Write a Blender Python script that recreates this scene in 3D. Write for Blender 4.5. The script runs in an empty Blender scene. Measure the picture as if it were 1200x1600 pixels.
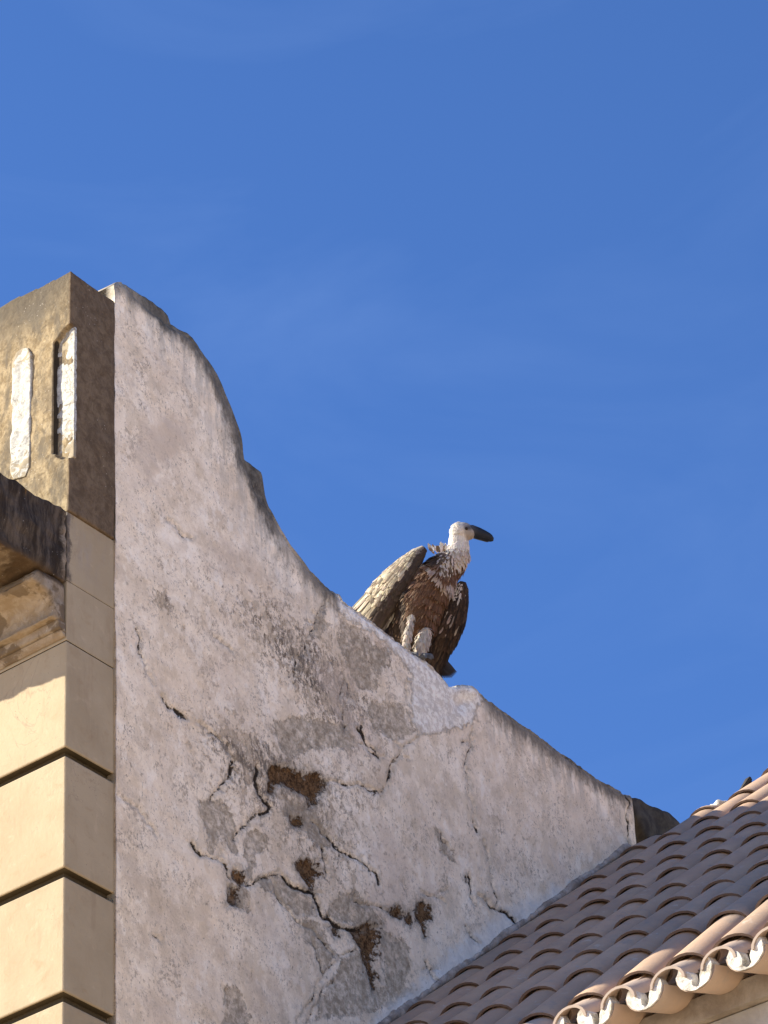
import bpy, bmesh, math, random
import numpy as np
from mathutils import Vector, Matrix, noise

random.seed(7); rng = np.random.default_rng(7)
scene = bpy.context.scene

# ------------------------------------------------------------------ camera
F_PX = 5500.0                                   # focal length in pixels of a 1600 px high picture
CAM = np.array([7.3948, -7.9385, 1.6])
CR = np.array([0.78184496, 0.62184538, -0.04501978])
CU = np.array([0.3892406, -0.4304325, 0.81438297])
CF = np.array([-0.48704232, 0.65424474, 0.57857895])
cd = bpy.data.cameras.new("camera"); cam = bpy.data.objects.new("camera", cd)
scene.collection.objects.link(cam); scene.camera = cam
cd.sensor_fit = 'VERTICAL'; cd.sensor_height = 24.0; cd.lens = F_PX / 1600 * 24
cd.clip_start = 0.1; cd.clip_end = 5000
M = Matrix.Identity(4)
for i in range(3):
    M[i][0] = CR[i]; M[i][1] = CU[i]; M[i][2] = -CF[i]; M[i][3] = CAM[i]
cam.matrix_world = M

# ------------------------------------------------------------------ sky and sun
SUN = Vector((-1.0, -0.66, 0.63)).normalized()   # towards the sun
elev = math.asin(SUN.z); azim = math.atan2(SUN.x, SUN.y)
world = bpy.data.worlds.new("World"); scene.world = world; world.use_nodes = True
wn = world.node_tree.nodes; wl = world.node_tree.links
sky = wn.new('ShaderNodeTexSky'); sky.sky_type = 'NISHITA'; sky.sun_disc = False
sky.sun_elevation = elev; sky.sun_rotation = azim
sky.altitude = 1500; sky.air_density = 1.0; sky.dust_density = 0.0; sky.ozone_density = 6.0
tc = wn.new('ShaderNodeTexCoord'); mp = wn.new('ShaderNodeMapping'); mp.inputs['Scale'].default_value = (3, 5, 9)
mp.inputs['Rotation'].default_value = (0.3, 0.6, 0.4)
nz = wn.new('ShaderNodeTexNoise'); nz.inputs['Scale'].default_value = 1.3; nz.inputs['Detail'].default_value = 6
nz.inputs['Roughness'].default_value = 0.55; nz.inputs['Distortion'].default_value = 0.7
cr = wn.new('ShaderNodeValToRGB'); cr.color_ramp.elements[0].position = 0.47; cr.color_ramp.elements[1].position = 0.85
cr.color_ramp.elements[0].color = (0, 0, 0, 1); cr.color_ramp.elements[1].color = (0.16, 0.16, 0.16, 1)
mixc = wn.new('ShaderNodeMix'); mixc.data_type = 'RGBA'
mixc.inputs['B'].default_value = (2.6, 3.2, 4.4, 1)
wl.new(tc.outputs['Generated'], mp.inputs['Vector']); wl.new(mp.outputs[0], nz.inputs['Vector'])
wl.new(nz.outputs['Fac'], cr.inputs['Fac']); wl.new(cr.outputs['Color'], mixc.inputs['Factor'])
wl.new(sky.outputs['Color'], mixc.inputs['A'])
bg = wn['Background']; bg.inputs['Strength'].default_value = 0.099
deep = wn.new('ShaderNodeMix'); deep.data_type = 'RGBA'; deep.blend_type = 'MULTIPLY'; deep.inputs['Factor'].default_value = 1
deep.inputs['B'].default_value = (0.66, 0.80, 1.0, 1)
wl.new(mixc.outputs['Result'], deep.inputs['A']); wl.new(deep.outputs['Result'], bg.inputs['Color'])
sd = bpy.data.lights.new("sun", 'SUN'); sun = bpy.data.objects.new("sun", sd)
scene.collection.objects.link(sun)
sd.energy = 5.0; sd.angle = math.radians(0.53); sd.color = (1.0, 0.91, 0.74)
sun.rotation_euler = SUN.to_track_quat('Z', 'Y').to_euler(); sun.location = (-20, -14, 14)
vs = scene.view_settings; vs.view_transform = 'Standard'; vs.look = 'None'; vs.gamma = 1
vs.use_curve_mapping = False; vs.exposure = 1.33

# ------------------------------------------------------------------ helpers
def ray(u, v):
    return (u - 600) / F_PX * CR + (800 - v) / F_PX * CU + CF
def onx(u, v, x=0.0):                            # the point of the plane x = const seen at a photo pixel
    r = ray(u, v); return CAM + r * ((x - CAM[0]) / r[0])
def proj(P):
    d = P - CAM; z = d @ CF
    return 600 + F_PX * (d @ CR) / z, 800 - F_PX * (d @ CU) / z

def setp(o, label=None, cat=None, group=None, kind=None):
    if label: o['label'] = label
    if cat: o['category'] = cat
    if group: o['group'] = group
    if kind: o['kind'] = kind
    return o
def empty(name, loc=(0, 0, 0), **k):
    o = bpy.data.objects.new(name, None); scene.collection.objects.link(o); o.location = loc
    o.empty_display_size = 0.1
    return setp(o, **k)
def link(name, me, mat, parent=None, smooth=False):
    o = bpy.data.objects.new(name, me); scene.collection.objects.link(o)
    if mat: me.materials.append(mat)
    if parent:
        o.parent = parent
        o.matrix_parent_inverse = Matrix.Translation(-Vector(parent.location)) if parent.type == 'EMPTY' else Matrix.Identity(4)
        if parent.type != 'EMPTY' and parent.parent:
            o.matrix_parent_inverse = Matrix.Identity(4)
    if smooth:
        me.polygons.foreach_set('use_smooth', [True] * len(me.polygons))
    return o
def bmesh_to(name, bm, mat, parent=None, smooth=False):
    bmesh.ops.recalc_face_normals(bm, faces=bm.faces[:])
    me = bpy.data.meshes.new(name); bm.to_mesh(me); bm.free()
    return link(name, me, mat, parent, smooth)
def box(bm, x0, x1, y0, y1, z0, z1, bevel=0.0):
    vs_ = [bm.verts.new((x, y, z)) for x in (x0, x1) for y in (y0, y1) for z in (z0, z1)]
    fs = [(0, 1, 3, 2), (4, 6, 7, 5), (0, 4, 5, 1), (2, 3, 7, 6), (0, 2, 6, 4), (1, 5, 7, 3)]
    faces = [bm.faces.new([vs_[i] for i in f]) for f in fs]
    if bevel:
        es = list({e for f in faces for e in f.edges})
        bmesh.ops.bevel(bm, geom=es, offset=bevel, segments=2, profile=0.5, affect='EDGES')
def prism_x(bm, prof, x0, x1):                   # closed (y, z) profile run along x
    a = [bm.verts.new((x0, y, z)) for y, z in prof]; b = [bm.verts.new((x1, y, z)) for y, z in prof]
    n = len(prof)
    for i in range(n): bm.faces.new((a[i], a[(i + 1) % n], b[(i + 1) % n], b[i]))
    bm.faces.new(a); bm.faces.new(b[::-1])
def prism_y(bm, prof, y0, y1):
    a = [bm.verts.new((x, y0, z)) for x, z in prof]; b = [bm.verts.new((x, y1, z)) for x, z in prof]
    n = len(prof)
    for i in range(n): bm.faces.new((a[i], a[(i + 1) % n], b[(i + 1) % n], b[i]))
    bm.faces.new(a); bm.faces.new(b[::-1])
def remeshed(bm, voxel, smooth=0):               # one closed voxel skin round everything in bm
    me = bpy.data.meshes.new('tmp'); bmesh.ops.recalc_face_normals(bm, faces=bm.faces[:]); bm.to_mesh(me); bm.free()
    o = bpy.data.objects.new('tmp', me); scene.collection.objects.link(o)
    m = o.modifiers.new('r', 'REMESH'); m.mode = 'VOXEL'; m.voxel_size = voxel
    if smooth:
        s = o.modifiers.new('s', 'SMOOTH'); s.iterations = smooth; s.factor = 0.5
    dg = bpy.context.evaluated_depsgraph_get(); dg.update()
    out = bpy.data.meshes.new_from_object(o.evaluated_get(dg))
    bpy.data.objects.remove(o); bpy.data.meshes.remove(me)
    return out
def roughen(me, amp, scale, amp2=0, scale2=1, off=0.0):
    me.update()
    co = np.empty(len(me.vertices) * 3); me.vertices.foreach_get('co', co); co = co.reshape(-1, 3)
    no = np.empty(len(me.vertices) * 3); me.vertex_normals.foreach_get('vector', no); no = no.reshape(-1, 3)
    for i, (c, n) in enumerate(zip(co, no)):
        v = Vector(c) + Vector((off, off, off))
        d = amp * noise.noise(v * scale) + (amp2 * noise.noise(v * scale2) if amp2 else 0)
        co[i] = c + n * d
    me.vertices.foreach_set('co', co.ravel()); me.update()

# ------------------------------------------------------------------ node helper
class N:
    def __init__(s, name, rough=0.9, spec=0.2):
        s.m = bpy.data.materials.new(name); s.m.use_nodes = True
        s.t = s.m.node_tree; s.n = s.t.nodes; s.l = s.t.links
        s.b = s.n['Principled BSDF']; s.b.inputs['Roughness'].default_value = rough
        s.b.inputs['Specular IOR Level'].default_value = spec
        s.tc = s.n.new('ShaderNodeTexCoord')
    def pos(s, scale=(1, 1, 1), rot=(0, 0, 0), loc=(0, 0, 0)):
        m = s.n.new('ShaderNodeMapping'); m.inputs['Scale'].default_value = scale
        m.inputs['Rotation'].default_value = rot; m.inputs['Location'].default_value = loc
        s.l.new(s.tc.outputs['Object'], m.inputs['Vector']); return m.outputs[0]
    def _set(s, sock, v):
        if hasattr(v, 'links') or hasattr(v, 'is_output'): s.l.new(v, sock)
        elif isinstance(v, tuple) and len(v) == 3 and sock.type == 'RGBA': sock.default_value = (*v, 1)
        else: sock.default_value = v
    def noise(s, scale, detail=5, rough=0.6, vec=None, dist=0.0, w=None):
        n = s.n.new('ShaderNodeTexNoise'); n.inputs['Scale'].default_value = scale
        n.inputs['Detail'].default_value = detail; n.inputs['Roughness'].default_value = rough
        n.inputs['Distortion'].default_value = dist
        s.l.new(vec if vec is not None else s.pos(), n.inputs['Vector']); return n.outputs['Fac']
    def vor(s, scale, vec=None, feature='F1', out='Distance', rand=1.0):
        n = s.n.new('ShaderNodeTexVoronoi'); n.feature = feature; n.inputs['Scale'].default_value = scale
        n.inputs['Randomness'].default_value = rand
        s.l.new(vec if vec is not None else s.pos(), n.inputs['Vector']); return n.outputs[out]
    def ramp(s, v, a, b, lo=0.0, hi=1.0, smooth=True):
        n = s.n.new('ShaderNodeMapRange'); n.interpolation_type = 'SMOOTHSTEP' if smooth else 'LINEAR'
        s._set(n.inputs['Value'], v)
        if a < b: n.inputs[1].default_value = a; n.inputs[2].default_value = b; n.inputs[3].default_value = lo; n.inputs[4].default_value = hi
        else: n.inputs[1].default_value = b; n.inputs[2].default_value = a; n.inputs[3].default_value = hi; n.inputs[4].default_value = lo
        return n.outputs[0]
    def math(s, op, a, b=0.0, c=None):
        n = s.n.new('ShaderNodeMath'); n.operation = op; s._set(n.inputs[0], a); s._set(n.inputs[1], b)
        if c is not None: s._set(n.inputs[2], c)
        return n.outputs[0]
    def mix(s, f, a, b, mode='MIX'):
        n = s.n.new('ShaderNodeMix'); n.data_type = 'RGBA'; n.blend_type = mode
        s._set(n.inputs['Factor'], f); s._set(n.inputs['A'], a); s._set(n.inputs['B'], b); return n.outputs['Result']
    def attr(s, name, out='Fac'):
        n = s.n.new('ShaderNodeAttribute'); n.attribute_name = name; return n.outputs[out]
    def xyz(s):
        n = s.n.new('ShaderNodeSeparateXYZ'); s.l.new(s.tc.outputs['Object'], n.inputs[0]); return n.outputs
    def bump(s, h, strength=0.5, dist=0.01):
        n = s.n.new('ShaderNodeBump'); n.inputs['Strength'].default_value = strength; n.inputs['Distance'].default_value = dist
        s._set(n.inputs['Height'], h); s.l.new(n.outputs[0], s.b.inputs['Normal'])
    def color(s, c): s._set(s.b.inputs['Base Color'], c); return s.m

# ------------------------------------------------------------------ materials
def mat_wall():
    m = N('old_whitewash', 0.92, 0.1); mu, ad = 'MULTIPLY', 'ADD'
    n1 = m.noise(2.2, 6, 0.6); n2 = m.noise(9, 9, 0.7, dist=0.2); n3 = m.noise(38, 6, 0.7); n4 = m.noise(120, 4, 0.7)
    st = m.noise(3.0, 7, 0.65, vec=m.pos((1, 6, 1.1)))                        # downward streaks
    c = m.mix(m.ramp(n1, .35, .65), (.70, .575, .46), (.78, .67, .56))
    c = m.mix(m.ramp(n2, .38, .62, 0, .55), c, (.60, .485, .375))
    c = m.mix(m.ramp(n2, .60, .74, 0, .8), c, (.46, .36, .265))
    c = m.mix(m.ramp(n3, .52, .72, 0, .5), c, (.84, .75, .66))
    # flaked coats: crisp-edged pale / grey scales
    fl = m.noise(27, 10, 0.74, dist=.15)
    mot = m.attr('mottle')
    thr = m.math('SUBTRACT', .66, m.math(mu, mot, .17))
    flm = m.ramp(m.math('SUBTRACT', fl, thr), -.01, .02)
    c = m.mix(m.math(mu, flm, m.math(ad, .35, m.math(mu, mot, .5))), c, (.33, .255, .185))
    fl2 = m.noise(42, 10, 0.8, dist=.2, vec=m.pos((1, 1.3, .7), loc=(3, 5, 1)))
    thr2 = m.math('SUBTRACT', .71, m.math(mu, mot, .23))
    fm2 = m.ramp(m.math('SUBTRACT', fl2, thr2), 0, .03)
    c = m.mix(m.math(mu, fm2, .9), c, (.12, .095, .075))
    f3 = m.noise(58, 10, .8, vec=m.pos((1.2, 1, .9), loc=(8, 3, 6)))
    g3 = m.noise(6.5, 8, .7, vec=m.pos(loc=(3, 7, 7)))
    f3m = m.ramp(m.math(ad, f3, m.math(mu, m.math('SUBTRACT', g3, .5), .55)), .575, .60)
    c = m.mix(m.math(mu, f3m, .7), c, (.30, .235, .185))
    # flecks
    vv = m.vor(34, vec=m.pos((1, 1.5, .8)))
    fk = m.math(mu, m.ramp(vv, .16, .05), m.ramp(n2, .48, .62))
    c = m.mix(m.math(mu, fk, .75), c, (.20, .17, .15))
    wv = m.n.new('ShaderNodeVectorMath'); wv.operation = 'ADD'
    nn = m.n.new('ShaderNodeTexNoise'); nn.inputs['Scale'].default_value = 7; nn.inputs['Detail'].default_value = 6; m.l.new(m.pos(), nn.inputs['Vector'])
    sc_ = m.n.new('ShaderNodeVectorMath'); sc_.operation = 'SCALE'; sc_.inputs['Scale'].default_value = .35; m.l.new(nn.outputs['Color'], sc_.inputs[0])
    m.l.new(m.pos(), wv.inputs[0]); m.l.new(sc_.outputs[0], wv.inputs[1])
    cv = m.vor(4.2, vec=wv.outputs[0], feature='DISTANCE_TO_EDGE')
    cm = m.math(mu, m.ramp(cv, .022, .004), m.math(mu, m.ramp(n1, .42, .6), m.ramp(n3, .42, .6)))
    c = m.mix(m.math(mu, cm, m.math(ad, .25, m.math(mu, mot, .6))), c, (.15, .12, .10))
    pf = m.ramp(m.noise(30, 9, .8, dist=.8, vec=m.pos(loc=(2, 8, 5))), .60, .64)
    c = m.mix(m.math(mu, pf, .5), c, (.86, .78, .69))
    sm = m.math(mu, m.ramp(m.noise(75, 4, .65, vec=m.pos((1, 1.4, .8))), .59, .64), m.ramp(m.noise(5, 6, .7, vec=m.pos(loc=(1, 9, 2))), .44, .56))
    c = m.mix(m.math(mu, sm, .75), c, (.17, .14, .12))
    dg = m.ramp(m.noise(3.4, 9, .75, vec=m.pos(loc=(6, 1, 2))), .50, .66, 0, .6)
    c = m.mix(dg, c, (.45, .355, .27))
    tc_ = m.noise(7.5, 9, .72, vec=m.pos((1, 1.2, .85), loc=(5, 5, 8)))
    c = m.mix(m.ramp(tc_, .52, .58, 0, .5), c, (.52, .415, .31))
    c = m.mix(m.ramp(tc_, .44, .38, 0, .45), c, (.84, .755, .67))
    # warm tan blotches
    tn = m.noise(1.7, 5, .6, vec=m.pos(loc=(7, 2, 4)))
    c = m.mix(m.ramp(tn, .54, .68, 0, .55), c, (.55, .44, .36))
    tan = m.ramp(m.math(ad, m.attr('tan'), m.math(mu, m.math('SUBTRACT', n2, .5), 1.6)), .3, .9, 0, .75)
    c = m.mix(tan, c, (.50, .40, .32))
    # bare grey plaster
    wob = m.math(mu, m.math('SUBTRACT', m.noise(15, 9, .8, dist=.3), .5), 56)
    pl = m.math(ad, m.attr('plaster'), wob); plm = m.ramp(pl, 1.5, -1.5)
    pcol = m.mix(m.ramp(n3, .4, .65), (.255, .205, .155), (.40, .33, .26))
    c = m.mix(m.math(mu, plm, m.ramp(m.noise(24, 9, .75), .66, .42, .2, 1.0)), c, pcol)
    # fresh white mortar
    wh = m.ramp(m.math(ad, m.attr('white'), m.math(mu, m.math('SUBTRACT', m.noise(19, 10, .8), .5), 58)), 3, -2)
    c = m.mix(m.math(mu, wh, .88), c, m.mix(m.ramp(m.noise(32, 9, .75), .42, .58), (.60, .53, .47), (.90, .84, .78)))
    # blue-grey roof-side wash
    wb = m.ramp(m.math(ad, m.attr('wash'), m.math(mu, m.math('SUBTRACT', m.noise(12, 6, .65), .5), 46)), 10, -14)
    c = m.mix(m.math(mu, wb, .9), c, m.mix(m.ramp(n2, .35, .65), (.50, .47, .45), (.70, .66, .63)))
    # weathered dark top edge with streaks
    ed = m.math(ad, m.attr('edge'), m.math(mu, m.math('SUBTRACT', m.noise(17, 7, .7, vec=m.pos((1, 1.8, .7))), .5), 40))
    ek = m.attr('edark')
    edm = m.math(mu, m.ramp(ed, 28, 8), ek)
    eds = m.math(mu, m.math(mu, m.ramp(m.attr('edge'), 85, 5), m.ramp(st, .42, .60)), ek)
    c = m.mix(m.math(mu, eds, .8), c, (.27, .25, .23))
    c = m.mix(m.math(mu, edm, .95), c, m.mix(m.ramp(n3, .35, .7), (.030, .027, .024), (.105, .095, .082)))
    # brown earthy holes
    wob2 = m.math('ADD', m.math(mu, m.math('SUBTRACT', m.noise(14, 9, .75), .5), 46), m.math(mu, m.math('SUBTRACT', m.noise(70, 6, .8), .5), 34))
    br = m.math(ad, m.attr('brown'), wob2); brm = m.ramp(br, 1.5, -2)
    halo = m.ramp(br, 16, -1, 0, .6)
    c = m.mix(halo, c, (.22, .19, .16))
    c = m.mix(brm, c, m.mix(m.ramp(m.math(ad, m.math(mu, n4, .5), m.math(mu, n3, .5)), .4, .6), (.035, .018, .008), m.mix(n2, (.20, .10, .04), (.13, .085, .05))))
    # cracks
    wob3 = m.math('ADD', m.math(mu, m.math('SUBTRACT', m.noise(60, 5, .7), .5), 5), m.math(mu, m.math('SUBTRACT', m.noise(9, 5, .7), .5), 11))
    ck = m.math(ad, m.attr('crack'), wob3); ckm = m.ramp(m.math(ad, ck, .5), .8, -.8)
    c = m.mix(m.math(mu, m.ramp(ck, 9, 0, 0, .5), m.ramp(n3, .4, .6)), c, (.24, .21, .18))
    c = m.mix(ckm, c, (.035, .026, .02))
    rag = m.ramp(m.noise(46, 9, .8, vec=m.pos((1, 1.3, .8), loc=(9, 9, 1))), .585, .615)
    c = m.mix(m.math(mu, rag, m.math(mu, m.ramp(n2, .46, .58), .8)), c, (.20, .16, .125))
    c = m.mix(1.0, c, (1.19, 1.23, 1.18), 'MULTIPLY')
    h = m.math(ad, m.math(mu, n2, .5), m.math(mu, n3, .35)); h = m.math(ad, h, m.math(mu, n4, .12))
    h = m.math('SUBTRACT', h, m.math(mu, flm, .12)); h = m.math('SUBTRACT', h, m.math(mu, plm, .12))
    h = m.math(ad, h, m.math(mu, wh, m.noise(30, 8, .8))); h = m.math('SUBTRACT', h, m.math(mu, brm, .9)); h = m.math('SUBTRACT', h, m.math(mu, ckm, 1.2))
    m.bump(h, .8, .014)
    return m.color(c)

def mat_stone():                                  # cream limestone of the pilaster courses
    m = N('cream_limestone', 0.88, 0.15); mu = 'MULTIPLY'
    n1 = m.noise(2.6, 6, .6); n2 = m.noise(14, 7, .65, dist=.5); n3 = m.noise(70, 5, .7)
    c = m.mix(m.ramp(n1, .35, .65), (.35, .28, .18), (.405, .33, .22))
    c = m.mix(m.ramp(n2, .55, .72, 0, .6), c, (.32, .24, .145))
    c = m.mix(m.ramp(n2, .42, .3, 0, .5), c, (.48, .38, .26))
    st = m.noise(4, 7, .7, vec=m.pos((3, 3, .6)))
    c = m.mix(m.ramp(st, .52, .70, 0, .45), c, (.27, .20, .125))
    fk = m.math(mu, m.ramp(m.vor(42), .12, .04), m.ramp(n1, .5, .6))
    c = m.mix(m.math(mu, fk, .8), c, (.17, .13, .09))
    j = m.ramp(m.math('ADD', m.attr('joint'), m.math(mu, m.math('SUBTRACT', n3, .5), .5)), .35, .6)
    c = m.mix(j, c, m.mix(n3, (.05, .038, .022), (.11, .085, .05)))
    X = m.xyz()
    fr = m.math(mu, m.ramp(m.math('ADD', X[1], m.math(mu, m.math('SUBTRACT', m.noise(20, 8, .75, vec=m.pos((1, 1, .6))), .5), .16)), .035, .0), m.ramp(X[2], 9.0, 9.04))
    c = m.mix(m.math(mu, fr, .92), c, (.085, .07, .058))
    gm = m.math(mu, m.ramp(X[2], 9.0, 9.2), m.ramp(m.noise(3, 7, .7, vec=m.pos((2, 2, .7))), .45, .62))
    c = m.mix(m.math(mu, gm, .5), c, (.30, .27, .24))
    cv = m.ramp(m.math('ABSOLUTE', m.math('SUBTRACT', m.noise(3.2, 5, .6, dist=.8, vec=m.pos(loc=(9, 1, 3))), .5)), .006, .001, 0, .35)
    c = m.mix(m.math(mu, cv, m.ramp(n1, .5, .56)), c, (.24, .19, .14))
    m.bump(m.math('ADD', m.math(mu, n2, .5), m.math(mu, n3, .3)), .55, .008)
    return m.color(c)

def mat_pier():                                   # dirty lichened render of the attic pier
    m = N('weathered_render', 0.95, 0.1); mu = 'MULTIPLY'
    n1 = m.noise(4, 7, .65); n2 = m.noise(24, 8, .75, dist=.4, vec=m.pos((1, 1, .8))); n3 = m.noise(75, 5, .75)
    X = m.xyz(); z = X[2]
    c = m.mix(m.ramp(n2, .38, .62), (.21, .155, .085), (.40, .315, .19))
    c = m.mix(m.ramp(n1, .5, .7, 0, .75), c, (.17, .135, .09))
    top = m.ramp(m.math('ADD', z, m.math(mu, m.math('SUBTRACT', n1, .5), .25)), 10.18, 10.5)
    c = m.mix(m.math(mu, top, .85), c, (.085, .073, .058))
    fs = m.noise(5, 7, .7, vec=m.pos((2.2, 1, .8), loc=(3, 3, 7)))
    c = m.mix(m.ramp(fs, .46, .62, 0, .8), c, (.13, .11, .082))
    fk = m.ramp(m.noise(40, 9, .8, vec=m.pos(loc=(2, 6, 6))), .56, .61)
    c = m.mix(m.math(mu, fk, .6), c, (.10, .08, .06))
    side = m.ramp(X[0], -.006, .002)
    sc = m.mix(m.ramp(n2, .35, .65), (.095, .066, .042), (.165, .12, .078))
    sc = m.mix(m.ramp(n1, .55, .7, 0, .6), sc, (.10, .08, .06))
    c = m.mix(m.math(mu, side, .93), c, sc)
    sp = m.math(mu, m.ramp(m.vor(55), .16, .07), m.ramp(n1, .5, .6))
    c = m.mix(m.math(mu, sp, .6), c, (.55, .50, .42))
    gr = m.math(mu, m.math(mu, m.ramp(X[1], .003, .006), m.ramp(X[0], -.066, -.072)), m.math(mu, m.ramp(z, 10.24, 10.22), m.ramp(z, 9.61, 9.63)))
    gr = m.math(mu, gr, m.ramp(X[0], -.094, -.088))
    c = m.mix(m.math(mu, gr, .92), c, (.03, .024, .018))  # shade of the notch's left jamb painted in near-black
    m.bump(m.math('ADD', m.math(mu, n2, .35), m.math(mu, n3, .9)), .8, .006)
    return m.color(c)

def mat_cornice():
    m = N('blackened_cornice_stone', 0.93, 0.1); mu = 'MULTIPLY'
    n1 = m.noise(5, 7, .65); n2 = m.noise(16, 8, .7, dist=.7); n3 = m.noise(70, 5, .75)
    st = m.noise(5, 6, .7, vec=m.pos((1, 4.5, .8)))
    X = m.xyz()
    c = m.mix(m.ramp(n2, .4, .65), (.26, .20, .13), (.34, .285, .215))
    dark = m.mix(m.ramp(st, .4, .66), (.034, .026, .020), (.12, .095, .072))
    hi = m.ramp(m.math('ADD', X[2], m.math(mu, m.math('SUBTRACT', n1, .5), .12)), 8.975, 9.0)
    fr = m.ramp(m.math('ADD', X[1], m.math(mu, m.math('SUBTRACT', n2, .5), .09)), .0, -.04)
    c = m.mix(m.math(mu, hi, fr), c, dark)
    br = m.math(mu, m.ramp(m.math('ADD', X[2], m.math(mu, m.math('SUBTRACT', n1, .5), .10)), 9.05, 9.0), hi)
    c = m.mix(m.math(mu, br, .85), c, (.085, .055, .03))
    li = m.math(mu, m.ramp(m.noise(7, 6, .7, vec=m.pos(loc=(4, 4, 4))), .58, .68), m.ramp(X[2], 9.2, 9.27))
    c = m.mix(m.math(mu, li, .8), c, (.22, .11, .02))
    # dark sooty patches over the bed moulding
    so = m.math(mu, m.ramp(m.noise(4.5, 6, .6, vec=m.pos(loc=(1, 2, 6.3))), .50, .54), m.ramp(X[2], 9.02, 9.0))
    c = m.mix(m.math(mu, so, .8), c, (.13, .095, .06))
    sp = m.math(mu, m.ramp(m.vor(60, vec=m.pos((1, 1, .6))), .13, .06), m.ramp(n1, .45, .6))
    c = m.mix(m.math(mu, sp, .55), c, (.5, .49, .46))
    m.bump(m.math('ADD', m.math(mu, n2, .7), m.math(mu, n3, .4)), .8, .012)
    return m.color(c)

def mat_panel():
    m = N('peeling_white_paint', 0.8, 0.2)
    n2 = m.noise(22, 8, .7, dist=.8); n3 = m.noise(80, 5, .7)
    X = m.xyz()
    en = m.math('MAXIMUM', m.ramp(X[2], 9.78, 9.66), m.ramp(X[2], 10.08, 10.22))
    k = m.ramp(m.math('ADD', n2, m.math('MULTIPLY', en, .18)), .60, .68)
    c = m.mix(k, m.mix(m.ramp(n3, .4, .6), (.36, .35, .31), (.52, .51, .46)), (.30, .25, .17))
    ck = m.ramp(m.math('ABSOLUTE', m.math('SUBTRACT', m.noise(5, 5, .6, dist=.8), .5)), .008, .002, 0, .8)
    c = m.mix(ck, c, (.2, .18, .14))
    m.bump(m.math('ADD', n2, m.math('MULTIPLY', n3, .4)), .5, .008)
    return m.color(c)

def mat_tile(name='clay_tile', pale=0.0):
    m = N(name, 0.85, 0.2); mu = 'MULTIPLY'
    n1 = m.noise(3.5, 5, .6); n2 = m.noise(22, 7, .7); n3 = m.noise(110, 4, .7)
    t = m.attr('tint')
    c = m.mix(m.ramp(n1, .35, .65), (.43, .28, .165), (.52, .355, .21))
    c = m.mix(m.ramp(t, 0, 1), m.mix(.45, c, (.25, .19, .165)), m.mix(.4, c, (.45, .31, .245)))
    c = m.mix(m.ramp(n2, .52, .72, 0, .6), c, (.23, .20, .18))
    c = m.mix(m.ramp(n2, .42, .3, 0, .45), c, (.44, .37, .33))
    pt = m.noise(1.1, 7, .7, vec=m.pos(loc=(4, 0, 1))); c = m.mix(m.ramp(pt, .48, .66, 0, .5), c, (.24, .20, .165))
    li = m.ramp(m.noise(11, 8, .75, vec=m.pos(loc=(4, 2, 9))), .60, .66, 0, .55); c = m.mix(li, c, (.50, .44, .36))
    c = m.mix(m.attr('lip'), c, m.mix(n2, (.085, .055, .042), (.16, .115, .09)))
    c = m.mix(pale, c, m.mix(n2, (.46, .37, .30), (.58, .49, .41)))
    m.bump(m.math('ADD', m.math(mu, n2, .6), m.math(mu, n3, .3)), .4, .006)
    return m.color(c)

MDUMMY = None
def mat_plain(name, a, b, scale=12, rough=.9, bump=.5, dist=.01):
    m = N(name, rough, .15); n1 = m.noise(scale, 7, .65, dist=.4); n2 = m.noise(scale * 5, 5, .7)
    m.bump(m.math('ADD', n1, m.math('MULTIPLY', n2, .4)), bump, dist)
    return m.color(m.mix(m.ramp(n1, .35, .65), a, b))

def mat_feather(name, rough=.75):
    m = N(name, rough, .15); n = m.noise(60, 4, .7)
    c = m.attr('fcol', 'Color')
    c = m.mix(m.ramp(n, .3, .7, 0, .35), c, m.mix(1.0, c, (.55, .52, .5), 'MULTIPLY'))
    m.bump(n, .4, .004)
    return m.color(c)

MW, MS, MP, MC, MPA = mat_wall(), mat_stone(), mat_pier(), mat_cornice(), mat_panel()
MT, MTE = mat_tile(), mat_tile('pale_eave_tile', .45)
MMORT = mat_plain('white_mortar', (.38, .35, .29), (.74, .71, .65), 22, .9, 1.0, .014)
MGREY = mat_plain('dark_grey_mortar', (.030, .028, .026), (.065, .060, .052), 14, .95, .6)
MUNDER = mat_plain('eave_render', (.30, .28, .25), (.42, .40, .36), 6)
MGROUND = mat_plain('pale_paving', (.66, .49, .31), (.74, .56, .37), .6, .9, .3)

# ------------------------------------------------------------------ ground
bm = bmesh.new(); n = 24; S = 600
vg = [[bm.verts.new((-S + 2 * S * i / n, -S + 2 * S * j / n, 0)) for j in range(n + 1)] for i in range(n + 1)]
for i in range(n):
    for j in range(n): bm.faces.new((vg[i][j], vg[i + 1][j], vg[i + 1][j + 1], vg[i][j + 1]))
setp(bmesh_to('ground', bm, MGROUND), kind='structure')

# ------------------------------------------------------------------ church front
front = empty('church_front', (-1.5, 0.1, 0), label='sunlit cream stone church front corner with grooved courses and blackened cornice', cat='church front', kind='thing')
Y1 = 0.262                                        # depth of the side return
joints = [(8.257, 8.297), (7.760, 7.800), (7.271, 7.311)]
zz = 7.271
while zz > 0.9:
    zz -= 0.49; joints.append((zz, zz + .04))
tops = [8.752]; blocks = []
for a, b in joints: blocks.append((b, tops[-1])); tops.append(a)
blocks.append((0.0, tops[-1])); blocks += [(8.7545, 9.018), (9.0205, 9.332)]
bm = bmesh.new()
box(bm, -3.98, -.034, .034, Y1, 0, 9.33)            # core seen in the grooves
for f in bm.verts: pass
ncore = len(bm.verts)
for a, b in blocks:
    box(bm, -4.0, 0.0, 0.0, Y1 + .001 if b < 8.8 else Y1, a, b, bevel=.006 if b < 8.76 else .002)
bmesh.ops.recalc_face_normals(bm, faces=bm.faces[:])
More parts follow.
